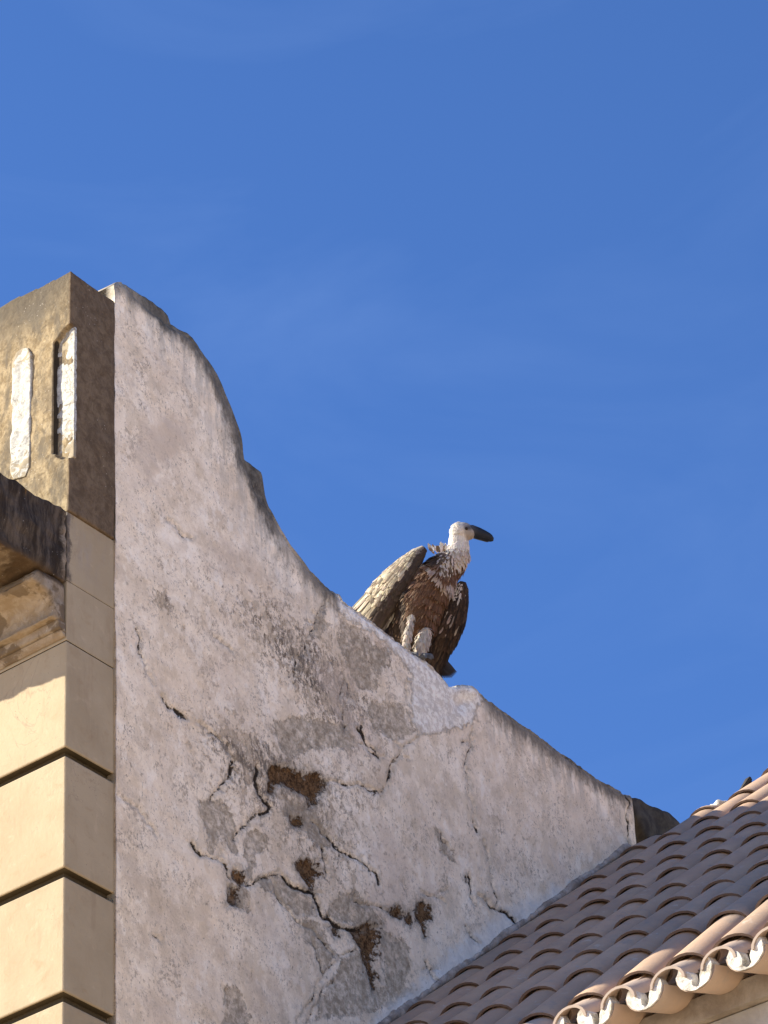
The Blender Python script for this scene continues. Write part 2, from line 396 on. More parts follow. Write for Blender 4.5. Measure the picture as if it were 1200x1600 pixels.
o = bmesh_to('pilaster', bm, MS, front)
at = o.data.attributes.new('joint', 'FLOAT', 'FACE')   # core and groove beds are coloured darker than the block faces
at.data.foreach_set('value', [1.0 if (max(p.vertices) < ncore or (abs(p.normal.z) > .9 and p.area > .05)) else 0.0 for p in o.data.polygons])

# cornice with its bed moulding, profile run along the front, end faces flush with the side
prof = [(-.003, 9.328), (-.41, 9.316), (-.418, 9.30), (-.418, 9.02), (-.40, 8.998), (-.15, 9.004)]
for u, v in [(53, 893), (52, 901), (55, 906), (63, 913), (73, 923), (80, 933), (84, 945), (84.5, 956), (82, 961)]:
    p = onx(u, v); prof.append((p[1], p[2]))
bm = bmesh.new()
prism_x(bm, prof[:6] + [(-.003, 9.004)], -3.9, 0.004)
me = remeshed(bm, .012); roughen(me, .022, 9, .008, 34)
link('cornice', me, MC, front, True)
bm = bmesh.new(); bed = [(-.003, 9.000)] + [(y, z if i else 8.999) for i, (y, z) in enumerate(prof[5:])] + [(-.003, prof[-1][1])]
prism_x(bm, bed, -3.9, -.002)
me = remeshed(bm, .009); roughen(me, .008, 8, .003, 40)
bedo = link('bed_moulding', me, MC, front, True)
bm = bmesh.new()
a = onx(91, 965); b = onx(93, 980); c = onx(100, 993)
prism_x(bm, [(-.003, a[2] - .004), (a[1], a[2] - .004), (b[1], b[2] + .004), (-.003, b[2] - .005)], -3.9, -.001)
prism_x(bm, [(-.003, b[2] - .009), (b[1] + .008, b[2] - .002), (c[1], c[2] + .004), (-.003, c[2] - .002)], -3.9, -.0015)
bmesh.ops.bevel(bm, geom=bm.edges[:], offset=.002, segments=2, affect='EDGES')
link_ = bmesh_to('moulding_fillet', bm, MC, front)

# attic pier with a notch along its corner, both white painted
bm = bmesh.new(); XP = .010
prism_y(bm, [(-1.6, 9.334), (XP, 9.334), (XP, 9.585), (-.03, 9.592), (-.060, 9.612), (-.066, 9.632), (-.084, 9.640),
             (-.084, 10.185), (-.05, 10.204), (-.03, 10.226), (XP, 10.236), (XP, 10.50), (-.3, 10.52), (-1.6, 10.54)], 0.0, .024)
prism_y(bm, [(-1.6, 9.334), (XP, 9.334), (XP, 10.50), (-.3, 10.52), (-1.6, 10.54)], .022, Y1 - .004)
me = remeshed(bm, .006); roughen(me, .007, 5, .0012, 70)
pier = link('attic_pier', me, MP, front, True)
bm = bmesh.new()
prism_y(bm, [(-.0815, 9.64), (-.062, 9.628), (-.05, 9.606), (-.02, 9.597), (.0125, 9.592), (.0125, 10.228), (-.03, 10.220), (-.05, 10.20), (-.0815, 10.182)], .0195, .032)
me = remeshed(bm, .004); roughen(me, .003, 30)
link('notch_panel', me, MPA, pier, True)
bm = bmesh.new()
prism_y(bm, [(-.300, 9.66), (-.28, 9.615), (-.22, 9.60), (-.197, 9.64), (-.196, 10.18), (-.215, 10.225), (-.25, 10.245), (-.28, 10.235), (-.297, 10.20)], -.006, .01)
me = remeshed(bm, .004); roughen(me, .006, 22)
link('raised_panel', me, MPA, pier, True)

# ------------------------------------------------------------------ scrolled wall
outline = [(178, 446), (184, 439), (200, 443), (222, 458), (245, 473), (262, 485), (267, 492), (269, 503), (284, 514), (300, 527), (316, 543), (330, 562),
           (343, 583), (353, 604), (362, 627), (371, 650), (379, 678), (384, 700), (386, 714), (395, 722), (413, 736), (415, 745), (418, 768),
           (424, 787), (432, 808), (442, 828), (456, 853), (470, 872), (487, 893), (503, 910), (517, 921), (523, 924), (531, 929), (536, 940), (552, 950),
           (575, 967), (600, 985), (625, 1003), (650, 1021), (672, 1037), (690, 1055), (702, 1070), (712, 1072), (722, 1069), (736, 1071), (748, 1080), (760, 1091),
           (800, 1118), (840, 1147), (880, 1178), (920, 1205), (960, 1230), (985, 1241)]
ow = np.array([onx(u, v) for u, v in outline])
oy, oz = ow[:, 1], ow[:, 2]
oy = np.maximum.accumulate(oy + np.arange(len(oy)) * 1e-5)
cracks = []
crng = random.Random(21)
def K(o, s, w, pts):                               # a crack, broken up by midpoint displacement
    P = [(o[0] + x / s, o[1] + y / s) for x, y in pts]
    for lev in range(3):
        Q = [P[0]]
        for a, b in zip(P[:-1], P[1:]):
            ln = math.hypot(b[0] - a[0], b[1] - a[1]); j = crng.uniform(-.16, .16) * ln if ln > 3 else 0
            if ln > 3: Q.append(((a[0] + b[0]) / 2 - (b[1] - a[1]) / ln * j, (a[1] + b[1]) / 2 + (b[0] - a[0]) / ln * j))
            Q.append(b)
        P = Q
    cracks.append((w, P))
    if w > .5:                                     # side twigs
        for _ in range(int(len(P) / 7)):
            x, y = P[crng.randrange(len(P))]; a = crng.uniform(0, 6.28); T_ = [(x, y)]
            for _ in range(crng.randint(2, 4)):
                a += crng.uniform(-.7, .7); x += math.cos(a) * 4; y += math.sin(a) * 4; T_.append((x, y))
            cracks.append((.1, T_))
c6 = (280, 1130), 2.857
K(*c6, 2.0, [(345, 195), (335, 250), (350, 310), (405, 375), (395, 395), (345, 405), (310, 450), (250, 520)])
K(*c6, 1.8, [(245, 170), (225, 245), (185, 290), (150, 340)])
K(*c6, 1.0, [(60, 530), (100, 590), (160, 605), (205, 635), (235, 700), (225, 790), (275, 830)])
K(*c6, 1.9, [(300, 725), (350, 700), (400, 690), (430, 675), (480, 700), (540, 740), (600, 755), (625, 810), (650, 870), (700, 900), (780, 920), (820, 915)])
K(*c6, .9, [(415, 690), (430, 760), (455, 800), (500, 850)])
K(*c6, .3, [(500, 850), (560, 900), (620, 940), (660, 990), (700, 1035)])
K(*c6, .9, [(660, 260), (740, 275), (800, 270), (860, 305), (900, 310), (935, 230), (950, 170), (1000, 110), (1057, 65)])
K(*c6, 1.2, [(600, 440), (640, 490), (700, 555), (760, 590), (830, 630), (880, 670), (890, 720)])
K(*c6, 1.5, [(640, 550), (655, 640), (655, 690)])
K(*c6, .6, [(780, 790), (860, 810), (910, 830), (950, 855), (1060, 830)])
K(*c6, .2, [(1080, 750), (1140, 770), (1200, 740)])
K(*c6, .5, [(530, 1340), (560, 1290), (600, 1230), (660, 1110), (720, 1050), (800, 1005)])
K(*c6, .3, [(570, 1340), (600, 1270), (640, 1200), (700, 1150)])
K(*c6, .9, [(800, 20), (830, 80), (890, 155)])
K(*c6, .3, [(600, 960), (640, 1080), (655, 1125)])
cb = (600, 1300), 4.0
K(*cb, .8, [(355, 0), (375, 60), (400, 80)]); K(*cb, .9, [(530, 270), (545, 340), (570, 450)])
K(*cb, 1.3, [(590, 390), (640, 430), (700, 480), (740, 495), (800, 535), (845, 580)])
K(*cb, .3, [(620, 50), (650, 160), (675, 290), (690, 380), (715, 430), (705, 470)])
K(*cb, .3, [(520, 580), (545, 630), (605, 690)]); K(*cb, .4, [(260, 380), (310, 400), (350, 410), (390, 440)])
K(*cb, .8, [(260, 810), (290, 870), (340, 930)])
c8 = (480, 900), 2.0
K(*c8, .6, [(515, 480), (500, 560), (505, 640), (520, 720), (530, 800)]); K(*c8, .5, [(995, 670), (1000, 760), (1030, 870)])
K(*c8, .2, [(120, 330), (125, 480)]); K(*c8, .6, [(160, 480), (190, 530), (225, 570)]); K(*c8, .2, [(310, 330), (310, 390)])
cc = (170, 800), 3.077
K(*cc, .6, [(1050, 425), (1010, 480), (1000, 550), (960, 600), (935, 670), (900, 720), (890, 830)])
K(*cc, .1, [(1140, 800), (1145, 930), (1142, 1060)]); K(*cc, .3, [(280, 40), (340, 80), (360, 120), (400, 130)])
K(*cc, 1.8, [(260, 880), (300, 940), (345, 965), (385, 990)]); K(*cc, .3, [(505, 600), (560, 640), (600, 670)])
K(*cc, .6, [(430, 1010), (500, 1060), (560, 1110), (595, 1180), (580, 1280)])
K(*cc, .1, [(130, 560), (145, 680), (180, 770), (220, 830)])
K((0, 1150), 3.556, .2, [(645, 325), (730, 380), (780, 420), (810, 470), (870, 550)])
K((0, 1150), 3.556, .0, [(855, 1100), (905, 1145)]); K((170, 420), 2.76, .0, [(250, 1080), (320, 1150), (365, 1165)])
def poly(o, s, pts): return [(o[0] + x / s, o[1] + y / s) for x, y in pts]
browns = [poly(*c6, q) for q in (
    [(400, 200), (430, 190), (480, 195), (540, 225), (600, 225), (650, 250), (660, 270), (640, 310), (610, 360), (585, 380), (580, 330), (540, 310), (480, 280), (430, 270), (410, 310), (395, 310)],
    [(500, 415), (540, 420), (555, 440), (530, 465), (505, 450)],
    [(530, 620), (570, 610), (610, 625), (630, 670), (610, 690), (600, 745), (580, 720), (545, 680)],
    [(815, 905), (850, 890), (890, 910), (890, 960), (880, 1060), (885, 1160), (875, 1200), (860, 1150), (840, 1080), (820, 1010), (790, 960), (770, 930)],
    [(1060, 810), (1090, 795), (1120, 820), (1125, 870), (1100, 885), (1100, 950), (1088, 900), (1060, 870)],
    [(940, 840), (970, 820), (1000, 850), (980, 870), (950, 860)], [(690, 915), (715, 910), (720, 940), (700, 950)],
    [(240, 650), (270, 670), (290, 715), (270, 725), (235, 690)], [(1010, 865), (1030, 860), (1030, 900), (1012, 890)],
    [(235, 730), (262, 740), (250, 800), (220, 795)])]
plasters = [poly(*c6, q) for q in (
    [(90, 330), (200, 350), (250, 430), (250, 500), (270, 580), (250, 590), (220, 540), (200, 500), (175, 520), (160, 580), (140, 590), (130, 530), (115, 430)],
    [(300, 480), (340, 470), (380, 510), (385, 580), (330, 590), (325, 670), (310, 700), (300, 620), (285, 560)],
    [(640, 880), (720, 760), (780, 760), (900, 860), (910, 920), (800, 900), (680, 870)],
    [(540, 880), (630, 880), (700, 1030), (680, 1100), (650, 1110), (620, 1010), (560, 960)],
    [(720, 1080), (800, 1010), (830, 1080), (860, 1190), (920, 1170), (900, 940), (950, 940), (1020, 1000), (1030, 1100), (1000, 1160), (1050, 1200), (960, 1260), (800, 1300), (620, 1320), (640, 1220)],
    [(350, 690), (430, 680), (560, 740), (540, 760), (600, 800), (620, 870), (520, 850), (420, 760), (360, 730)],
    [(230, 720), (300, 730), (300, 790), (320, 850), (270, 830), (215, 800)],
    [(200, 1180), (270, 1190), (310, 1250), (310, 1343), (200, 1343)],
    [(480, 340), (560, 370), (640, 440), (700, 560), (620, 540), (540, 470), (470, 400)])]
plasters += [poly(*c8, q) for q in (
    [(110, 130), (180, 190), (250, 240), (255, 280), (220, 300), (215, 360), (170, 350), (130, 280), (100, 200)],
    [(200, 390), (300, 400), (335, 480), (280, 520), (200, 470)], [(400, 790), (430, 830), (460, 870), (455, 900), (420, 870)])]
plasters += [poly(*cc, [(1040, 450), (1060, 540), (1020, 600), (990, 590), (1000, 520)]), poly(*cb, [(370, 90), (410, 110), (440, 160), (430, 210), (390, 170)]),
             poly(*cc, [(780, 1020), (900, 980), (1150, 1020), (1180, 1130), (1000, 1130), (860, 1190)])]
whites = [[(518, 926), (532, 926), (540, 942), (600, 983), (650, 1019), (690, 1052), (705, 1068), (735, 1070), (758, 1090), (740, 1112), (745, 1128), (700, 1140), (655, 1150),
           (640, 1110), (645, 1070), (640, 1040), (600, 1003), (560, 975), (530, 960)], [(892, 1180), (915, 1192), (912, 1200), (890, 1188)]]
wash = [[(560, 1620), (620, 1560), (700, 1490), (780, 1425), (850, 1395), (905, 1370), (960, 1335), (1025, 1310), (1025, 1345), (900, 1410), (800, 1480), (700, 1556), (640, 1620)]]
def seg_d(U, V, pts, closed=False):
    d = np.full(U.shape, 1e9); P = list(pts) + ([pts[0]] if closed else [])
    for (x0, y0), (x1, y1) in zip(P[:-1], P[1:]):
        dx, dy = x1 - x0, y1 - y0; L = dx * dx + dy * dy + 1e-9
        t = np.clip(((U - x0) * dx + (V - y0) * dy) / L, 0, 1)
        d = np.minimum(d, np.hypot(U - x0 - t * dx, V - y0 - t * dy))
    return d
def sdf(U, V, polys):
    D = np.full(U.shape, 1e3)
    for p in polys:
        ins = np.zeros(U.shape, bool)
        for (x0, y0), (x1, y1) in zip(p, p[1:] + p[:1]):
            if y0 == y1: continue
            ins ^= ((y0 > V) != (y1 > V)) & (U < (x1 - x0) * (V - y0) / (y1 - y0) + x0)
        d = seg_d(U, V, p, True); D = np.minimum(D, np.where(ins, -d, d))
    return np.clip(D, -60, 200)
T = .34; ZS = 6.9; XW = .006
ys = np.concatenate([np.arange(Y1 - .002, oy[-1], .0075), [oy[-1]]])
zt = np.interp(ys, oy, oz)
zt = zt + np.array([.006 * noise.noise(Vector((y * 9, 1, 2))) + .004 * noise.noise(Vector((y * 40, 5, 2))) for y in ys])
NR = 400
tf = np.linspace(0, 1, NR)
Yg = np.repeat(ys[:, None], NR, 1); Zg = ZS + (zt[:, None] - ZS) * tf[None, :]
Pg = np.stack([np.full_like(Yg, XW), Yg, Zg], -1)
U, V = proj(Pg)
crk = np.full(U.shape, 1e3)
for w, pts in cracks: crk = np.minimum(crk, seg_d(U, V, pts) - w)
crk = np.clip(crk, -5, 60)
A_brown = sdf(U, V, browns); A_pl = sdf(U, V, plasters); A_wh = sdf(U, V, whites); A_wash = sdf(U, V, wash)
A_edge = seg_d(U, V, outline)
def gau(cx, cy, sx, sy, a=0.0):
    dx, dy = U - cx, V - cy; ca, sa = math.cos(a), math.sin(a)
    return np.exp(-(((dx * ca + dy * sa) / sx) ** 2 + ((-dx * sa + dy * ca) / sy) ** 2))
mott = 1.0 * gau(520, 1080, 130, 55, .85) + .8 * gau(590, 1020, 60, 40, .6) + .6 * gau(400, 960, 120, 60, .7) + .8 * gau(450, 1230, 150, 90, .5) \
    + .5 * gau(560, 1400, 160, 90, .6) + .5 * gau(360, 1160, 90, 40, .7) + .3 * gau(240, 950, 50, 60) + .9 * gau(254, 940, 12, 24, -.5) + .4 * gau(240, 540, 60, 60, .8) + .4 * gau(800, 1340, 120, 70, .7)
mott = np.clip(mott, 0, 1)
tan_ = .9 * gau(262, 680, 45, 45) + .6 * gau(230, 730, 40, 50) + .6 * gau(350, 870, 40, 40) + .5 * gau(410, 900, 50, 60) + .6 * gau(420, 1560, 60, 60) + .5 * gau(230, 1480, 40, 90)
edk = np.interp(ys, [onx(u, v)[1] for u, v in ((180, 437), (255, 480), (275, 510), (380, 680), (400, 730), (425, 790), (450, 840), (500, 905), (518, 922), (530, 932), (745, 1083), (765, 1094), (880, 1178), (985, 1241))],
                [.6, 1, .9, .9, 1, .9, .45, .8, .9, 0, 0, .8, .8, .9])
A_ed = np.repeat(edk[:, None], NR, 1)
A_edge = A_edge - 20 * gau(240, 480, 38, 15, .7) - 22 * gau(403, 748, 16, 34, -.3) - 8 * gau(345, 600, 12, 50, -.4)
# real relief of the face
X = np.full(U.shape, XW)
for i in range(U.shape[0]):
    for j in range(0, NR):
        y, z = Yg[i, j], Zg[i, j]
        X[i, j] += .010 * noise.noise(Vector((3, y * 2.3, z * 2.3))) + .0025 * noise.noise(Vector((7, y * 14, z * 14)))
X -= .003 * (1 / (1 + np.exp(A_pl / 2.0))) + .016 * (1 / (1 + np.exp(A_brown / 1.8))) + .008 * np.exp(-np.maximum(crk + .5, 0) ** 2 / 3)
X += .003 * (1 / (1 + np.exp(A_wh / 3))) + .012 * gau(737, 1082, 9, 9) - .022 * gau(722, 1097, 11, 13, .6)
X -= .02 * np.exp(-A_edge.clip(0) / 3.0)          # rounded arris
X = np.where(tf[None, :] * 0 + (Yg - Y1) < .012, np.maximum(X, .002), X)
Zg = Zg.copy()
ny = len(ys)
verts = np.stack([X, Yg, Zg], -1).reshape(-1, 3).tolist()
faces = []
for i in range(ny - 1):
    a = i * NR
    for j in range(NR - 1):
        faces.append((a + j, a + NR + j, a + NR + j + 1, a + j + 1))
# top strip, back and lower wall
NT = 6; base = len(verts)
for i in range(ny):
    for k in range(1, NT + 1):
        x = X[i, -1] + (-T - X[i, -1]) * k / NT
        verts.append((x, ys[i], zt[i] + .012 * math.sin(math.pi * k / NT) + .006 * noise.noise(Vector((x * 20, ys[i] * 20, 1)))))
for i in range(ny - 1):
    for k in range(NT):
        def tv(i, k): return i * NR + NR - 1 if k == 0 else base + i * NT + k - 1
        faces.append((tv(i, k), tv(i + 1, k), tv(i + 1, k + 1), tv(i, k + 1)))
b2 = len(verts)
for i in range(ny): verts.append((-T, ys[i], 0)); verts.append((XW, ys[i], 0))
for i in range(ny - 1):
    bk, bk2 = base + i * NT + NT - 1, base + (i + 1) * NT + NT - 1
    faces.append((bk, bk2, b2 + 2 * i + 2, b2 + 2 * i)); faces.append((i * NR, b2 + 2 * i + 1, b2 + 2 * i + 3, (i + 1) * NR))
for i in (0, ny - 1):                              # ends
    col = [i * NR + j for j in range(NR)] + [base + i * NT + k for k in range(NT)] + [b2 + 2 * i, b2 + 2 * i + 1]
    faces.append(tuple(col if i else col[::-1]))
me = bpy.data.meshes.new('scroll_wall'); me.from_pydata(verts, [], faces); me.update()
wall = empty('scroll_wall', (-.15, 2.2, 0), label='tall scrolled whitewashed wall with cracked peeling plaster sweeping down from the pier to the roof', cat='wall', kind='thing')
wo = link('plaster_wall', me, MW, wall, True)
nv = len(verts)
def put(name, arr, fill):
    full = np.full(nv, float(fill)); full[:ny * NR] = arr.reshape(-1)
    if name in ('edark', 'edge', 'white'):
        for k in range(NT): full[base + k:base + ny * NT:NT] = arr[:, -1]
    a_ = me.attributes.new(name, 'FLOAT', 'POINT'); a_.data.foreach_set('value', full)
put('crack', crk, 60); put('brown', A_brown, 200); put('plaster', A_pl, 200); put('white', A_wh, 200); put('wash', A_wash, 200)
put('edge', A_edge, 200); put('edark', A_ed, 0); put('mottle', mott, 0); put('tan', tan_, 0)
# the dark mortar lumps that end the wall
bm = bmesh.new()
for prf in ([(982, 1240), (1000, 1246), (1018, 1255), (1034, 1265), (1042, 1273), (1048, 1300), (1050, 1345), (1024, 1336), (1016, 1318), (1006, 1298), (994, 1272)],
            [(1038, 1267), (1048, 1270), (1060, 1280), (1072, 1294), (1085, 1312), (1085, 1335), (1046, 1345)]):
    pts = [onx(u, v, -.012) for u, v in prf]
    prism_x(bm, [(p[1], p[2]) for p in pts], -T + .01, -.012)
me = remeshed(bm, .01, 2); roughen(me, .012, 10)
link('mortar_end', me, MGREY, wall, True)

# ------------------------------------------------------------------ tiled roof
P0 = np.array([.292, 2.6054, 8.4586]); RS = 0.70118; L = .42536; W = .2
cs, sn = math.cos(RS), math.sin(RS)
roof = empty('tiled_roof', (2.5, 2.5, 7.6), label='clay barrel tile roof sloping down beside the whitewashed wall, mostly shaded', cat='roof', kind='thing')
def rp(x, t, h):                                  # x across, t metres up the slope from course 0, h off the slope
    return (x, P0[1] + t * cs - h * sn, P0[2] + t * sn + h * cs)
def half_tile(V, Fc, LIP, TN, x, t0, t1, r0, r1, hh0, hh1, h0, h1, up=True, seg=10, th=.009, tint=.5, skew=0.0, rpf=rp):
    """a barrel tile from t0 (lower end, radius r0) to t1 (upper end, radius r1)"""
    b = len(V); rows = [(t0, r0, hh0, h0), (t0 + .02, r0 * 1.0, hh0, h0 + (h1 - h0) * .05), ((t0 + t1) / 2, (r0 + r1) / 2, (hh0 + hh1) / 2, (h0 + h1) / 2), (t1, r1, hh1, h1)]
    for shell in (0, 1):
        for (t, r, hh, h) in rows:
            for s_ in range(seg + 1):
                a = math.pi * s_ / seg; k = 1 if shell == 0 else (r - th) / r
                dz = math.sin(a) * hh * (1 if shell == 0 else (hh - th) / hh)
                xx = x + skew * (t - t0) - math.cos(a) * r * k
                V.append(rpf(xx, t, h + (dz if up else -dz))); LIP.append(0.0); TN.append(tint)
    n1 = seg + 1; nr = len(rows)
    for shell in (0, 1):
        o_ = b + shell * nr * n1
        for i in range(nr - 1):
            for s_ in range(seg):
                q = (o_ + i * n1 + s_, o_ + i * n1 + s_ + 1, o_ + (i + 1) * n1 + s_ + 1, o_ + (i + 1) * n1 + s_)
                Fc.append(q if (shell == 0) == up else q[::-1])
    # separate verts for the lip so that its clay can be darker
    lb = len(V)
    for s_ in range(n1):
        V.append(V[b + s_]); LIP.append(1.0); TN.append(tint); V.append(V[b + nr * n1 + s_]); LIP.append(1.0); TN.append(tint)
    for s_ in range(seg):
        Fc.append((lb + 2 * s_, lb + 2 * s_ + 1, lb + 2 * s_ + 3, lb + 2 * s_ + 2))
    for s_ in (0, seg):                            # long edges
        for i in range(nr - 1):
            Fc.append((b + i * n1 + s_, b + (i + 1) * n1 + s_, b + nr * n1 + (i + 1) * n1 + s_, b + nr * n1 + i * n1 + s_))
    eb = b + (nr - 1) * n1
    for s_ in range(seg): Fc.append((eb + s_, eb + s_ + 1, eb + nr * n1 + s_ + 1, eb + nr * n1 + s_))
def tile_obj(name, V, Fc, LIP, TN, mat):
    me = bpy.data.meshes.new(name); me.from_pydata(V, [], Fc); me.update()
    o = link(name, me, mat, roof, True)
    for nm, d in (('lip', LIP), ('tint', TN)):
        a_ = me.attributes.new(nm, 'FLOAT', 'POINT'); a_.data.foreach_set('value', d)
    try: me.set_sharp_from_angle(angle=math.radians(50))
    except Exception: pass
    return o
K0, K1 = -5, 8; NX = 30
def top_of(i): return {0: 3.55, 1: 4.15, 2: 6.2, 3: 7.4}.get(i, 8.0)
C_ = ([], [], [], []); D_ = ([], [], [], [])
for i in range(0, NX):
    x = P0[0] + (i - 1) * W; dx = random.uniform(-.004, .004)
    for k in range(K0, K1):
        if k >= top_of(i): continue
        xx = x + dx + random.uniform(-.008, .008); j = random.uniform(-.020, .020); t0 = k * L + j
        t1 = min((k + 1.14) * L, top_of(i) * L)
        rr = .092 + random.uniform(-.003, .003)
        if i == 0: xx = max(xx, .092 + .004)
        half_tile(*C_, xx, t0, t1, rr - .002, rr - .014, .059, .053, (.006 if k > K0 else -.014) + .003 * random.random(), -.003, tint=random.random(), skew=random.uniform(-.012, .012))
        half_tile(*D_, x + W / 2, t0 - .05, t1, .078, .088, .05, .055, .022, .006, up=False, tint=random.random())
tile_obj('cover_tiles', *C_, MT); tile_obj('pan_tiles', *D_, MT)
# flatter projecting eave course, its ends cut plumb
te = K0 * L + .06
ey, ez = P0[1] + te * cs, P0[2] + te * sn
ES = math.radians(17)
def ep(x, t, h): return (x, .885 + t * math.cos(ES), 6.997 + t * math.sin(ES) + h)
E1 = ([], [], [], []); E2 = ([], [], [], []); EL = 0.0; WE = W
mb = bmesh.new()
OUT = [(-.054, .026), (-.064, .014), (-.070, .000), (-.066, -.024), (-.050, -.046), (-.026, -.060), (0, -.066), (.026, -.062), (.052, -.048), (.068, -.024), (.074, .004), (.070, .020), (.060, .034)]
INN = [(-.044, .022), (-.030, .012), (-.018, .000), (-.012, -.022), (-.012, -.042), (-.008, -.052), (0, -.057), (.012, -.054), (.018, -.044), (.018, -.022), (.026, .002), (.040, .016), (.054, .030)]
for i in range(0, NX):
    xp = P0[0] + (i - .5) * W + random.uniform(-.003, .003)
    t = EL + random.uniform(-.008, .008)
    half_tile(*E1, xp + WE / 2, t - .022, .20, .070, .084, .060, .072, -.006, .046, tint=random.random(), th=.010, rpf=ep)
    half_tile(*E2, xp, t - .006, .42, .078, .072, .068, .06, .0, .0, up=False, tint=.8, th=.010, rpf=ep)
    rings = []
    for tt in (t - .016, t + .03):
        oo, ii = [], []
        for (xo, ho), (xi, hi_) in zip(OUT, INN):
            j = lambda a_=.003: random.uniform(-a_, a_)
            oo.append(mb.verts.new(ep(xp + xo + j(), tt + j(), ho + j(.002))))
            ii.append(mb.verts.new(ep(xp + xi + j(), tt + .004 + j(), hi_ + j(.002))))
        rings.append((oo, ii))
    (o0, i0), (o1, i1) = rings
    sg = len(OUT) - 1
    for s_ in range(sg):
        mb.faces.new((o0[s_], o0[s_ + 1], i0[s_ + 1], i0[s_])); mb.faces.new((o1[s_ + 1], o1[s_], i1[s_], i1[s_ + 1]))
        mb.faces.new((o0[s_ + 1], o0[s_], o1[s_], o1[s_ + 1])); mb.faces.new((i0[s_], i0[s_ + 1], i1[s_ + 1], i1[s_]))
    for s_ in (0, sg): mb.faces.new((o0[s_], i0[s_], i1[s_], o1[s_]))
tile_obj('eave_cover_tiles', *E1, MTE); tile_obj('eave_pan_tiles', *E2, MTE)
o = bmesh_to('eave_mortar', mb, MMORT, roof, False)
# boarded slab under the tiles
bm = bmesh.new()
def slab(x0, x1, t0, t1, h0=-.16, h1=-.05):
    a = [bm.verts.new(rp(x, t, h)) for x in (x0, x1) for t in (t0, t1) for h in (h0, h1)]
    for f in ((0, 1, 3, 2), (4, 6, 7, 5), (0, 4, 5, 1), (2, 3, 7, 6), (0, 2, 6, 4), (1, 5, 7, 3)): bm.faces.new([a[i] for i in f])
XR = P0[0] + (NX - 1) * W
slab(.02, .29, K0 * L + .35, 3.4 * L); slab(.291, .45, K0 * L + .35, 4.0 * L); slab(.451, .65, K0 * L + .35, 6.1 * L); slab(.651, XR, K0 * L + .35, 8 * L)
bmesh_to('roof_slab', bm, MUNDER, roof)
# mortar fillet along the wall foot and lumps at the broken upper corner
bm = bmesh.new()
for k in range(220):
    t = -4.9 * L + k * (8.3 * L) / 220; r = .017 + .010 * noise.noise(Vector((t * 4, 0, 0)))
    Mx = Matrix.Translation(Vector(rp(.012 + .006 * noise.noise(Vector((t * 6, 3, 0))), t, .055))) @ Matrix.Diagonal((.75, 1.6, 1.1, 1))
    bmesh.ops.create_icosphere(bm, subdivisions=2, radius=r, matrix=Mx)
me = remeshed(bm, .012, 3); roughen(me, .006, 25)
link('wall_fillet', me, mat_plain('grey_fillet', (.22, .18, .145), (.46, .40, .34), 16), roof, True)
bm = bmesh.new()
for x, t, h, r in ((.31, 4.14 * L, .035, .02), (.34, 4.17 * L, .032, .024), (.37, 4.19 * L, .028, .018)):
    bmesh.ops.create_icosphere(bm, subdivisions=2, radius=r, matrix=Matrix.Translation(Vector(rp(x, t, h))))
me = remeshed(bm, .009, 2); roughen(me, .008, 30); link('verge_mortar', me, MMORT, roof, True)
bm = bmesh.new()
a = [bm.verts.new(rp(*q)) for q in ((.42, 4.35 * L, .02), (.45, 4.33 * L, .03), (.47, 4.55 * L, .06), (.43, 4.58 * L, .055), (.42, 4.35 * L, .05), (.45, 4.33 * L, .06), (.47, 4.55 * L, .085), (.43, 4.58 * L, .08))]
for f in ((0, 1, 2, 3), (4, 7, 6, 5), (0, 4, 5, 1), (1, 5, 6, 2), (2, 6, 7, 3), (3, 7, 4, 0)): bm.faces.new([a[i] for i in f])
bmesh.ops.bevel(bm, geom=bm.edges[:], offset=.005, segments=2, affect='EDGES')
bmesh_to('slate_chip', bm, MGREY, roof)

# wall under the eave
aisle = empty('aisle_wall', (3, 1.2, 0), label='grey rendered wall tucked under the projecting tile eave', cat='wall', kind='thing')
YA = 1.10
bm = bmesh.new(); box(bm, .012, XR, YA, YA + .3, 0, 6.925, .004); bmesh_to('rendered_wall', bm, MUNDER, aisle)
bm = bmesh.new(); prism_x(bm, [(YA - .03, 6.928), (YA - .03, 7.015), (YA + .02, 7.05), (YA + .25, 7.10), (YA + .25, 6.928)], .012, XR)
bmesh_to('eave_band', bm, mat_plain('eave_band_render', (.21, .18, .15), (.33, .30, .26), 7), aisle)

# ------------------------------------------------------------------ the vulture
BO = onx(652, 1016, -.03); BM = ((BO - CAM) @ CF) / F_PX
def bp(px, py, w=0.0):                            # a point of the bird: across, up and out, in its own frame at the perch
    return Vector(BO + BM * ((px - 652) * CR + (1016 - py) * CU - w * CF))
BX, BY, BW = Vector(CR), Vector(CU), Vector(-CF)
def dirv(x, y, w): return (BX * x + BY * y + BW * w).normalized()
def local(co):
    d = np.asarray(co) - BO
    return 652 + d @ CR / BM, 1016 - d @ CU / BM, -(d @ CF) / BM
def chain(bm, pts, step=.35):
    for (p, r), (q, s2) in zip(pts[:-1], pts[1:]):
        n_ = max(1, int((q - p).length / (min(r, s2) * BM * step)))
        for k in range(n_ + 1):
            t = k / n_
            bmesh.ops.create_icosphere(bm, subdivisions=2, radius=(r + (s2 - r) * t) * BM, matrix=Matrix.Translation(p.lerp(q, t)))
def col_attr(me, cols):
    a_ = me.color_attributes.new('fcol', 'FLOAT_COLOR', 'POINT')
    a_.data.foreach_set('color', np.concatenate([cols, np.ones((len(cols), 1))], 1).ravel())
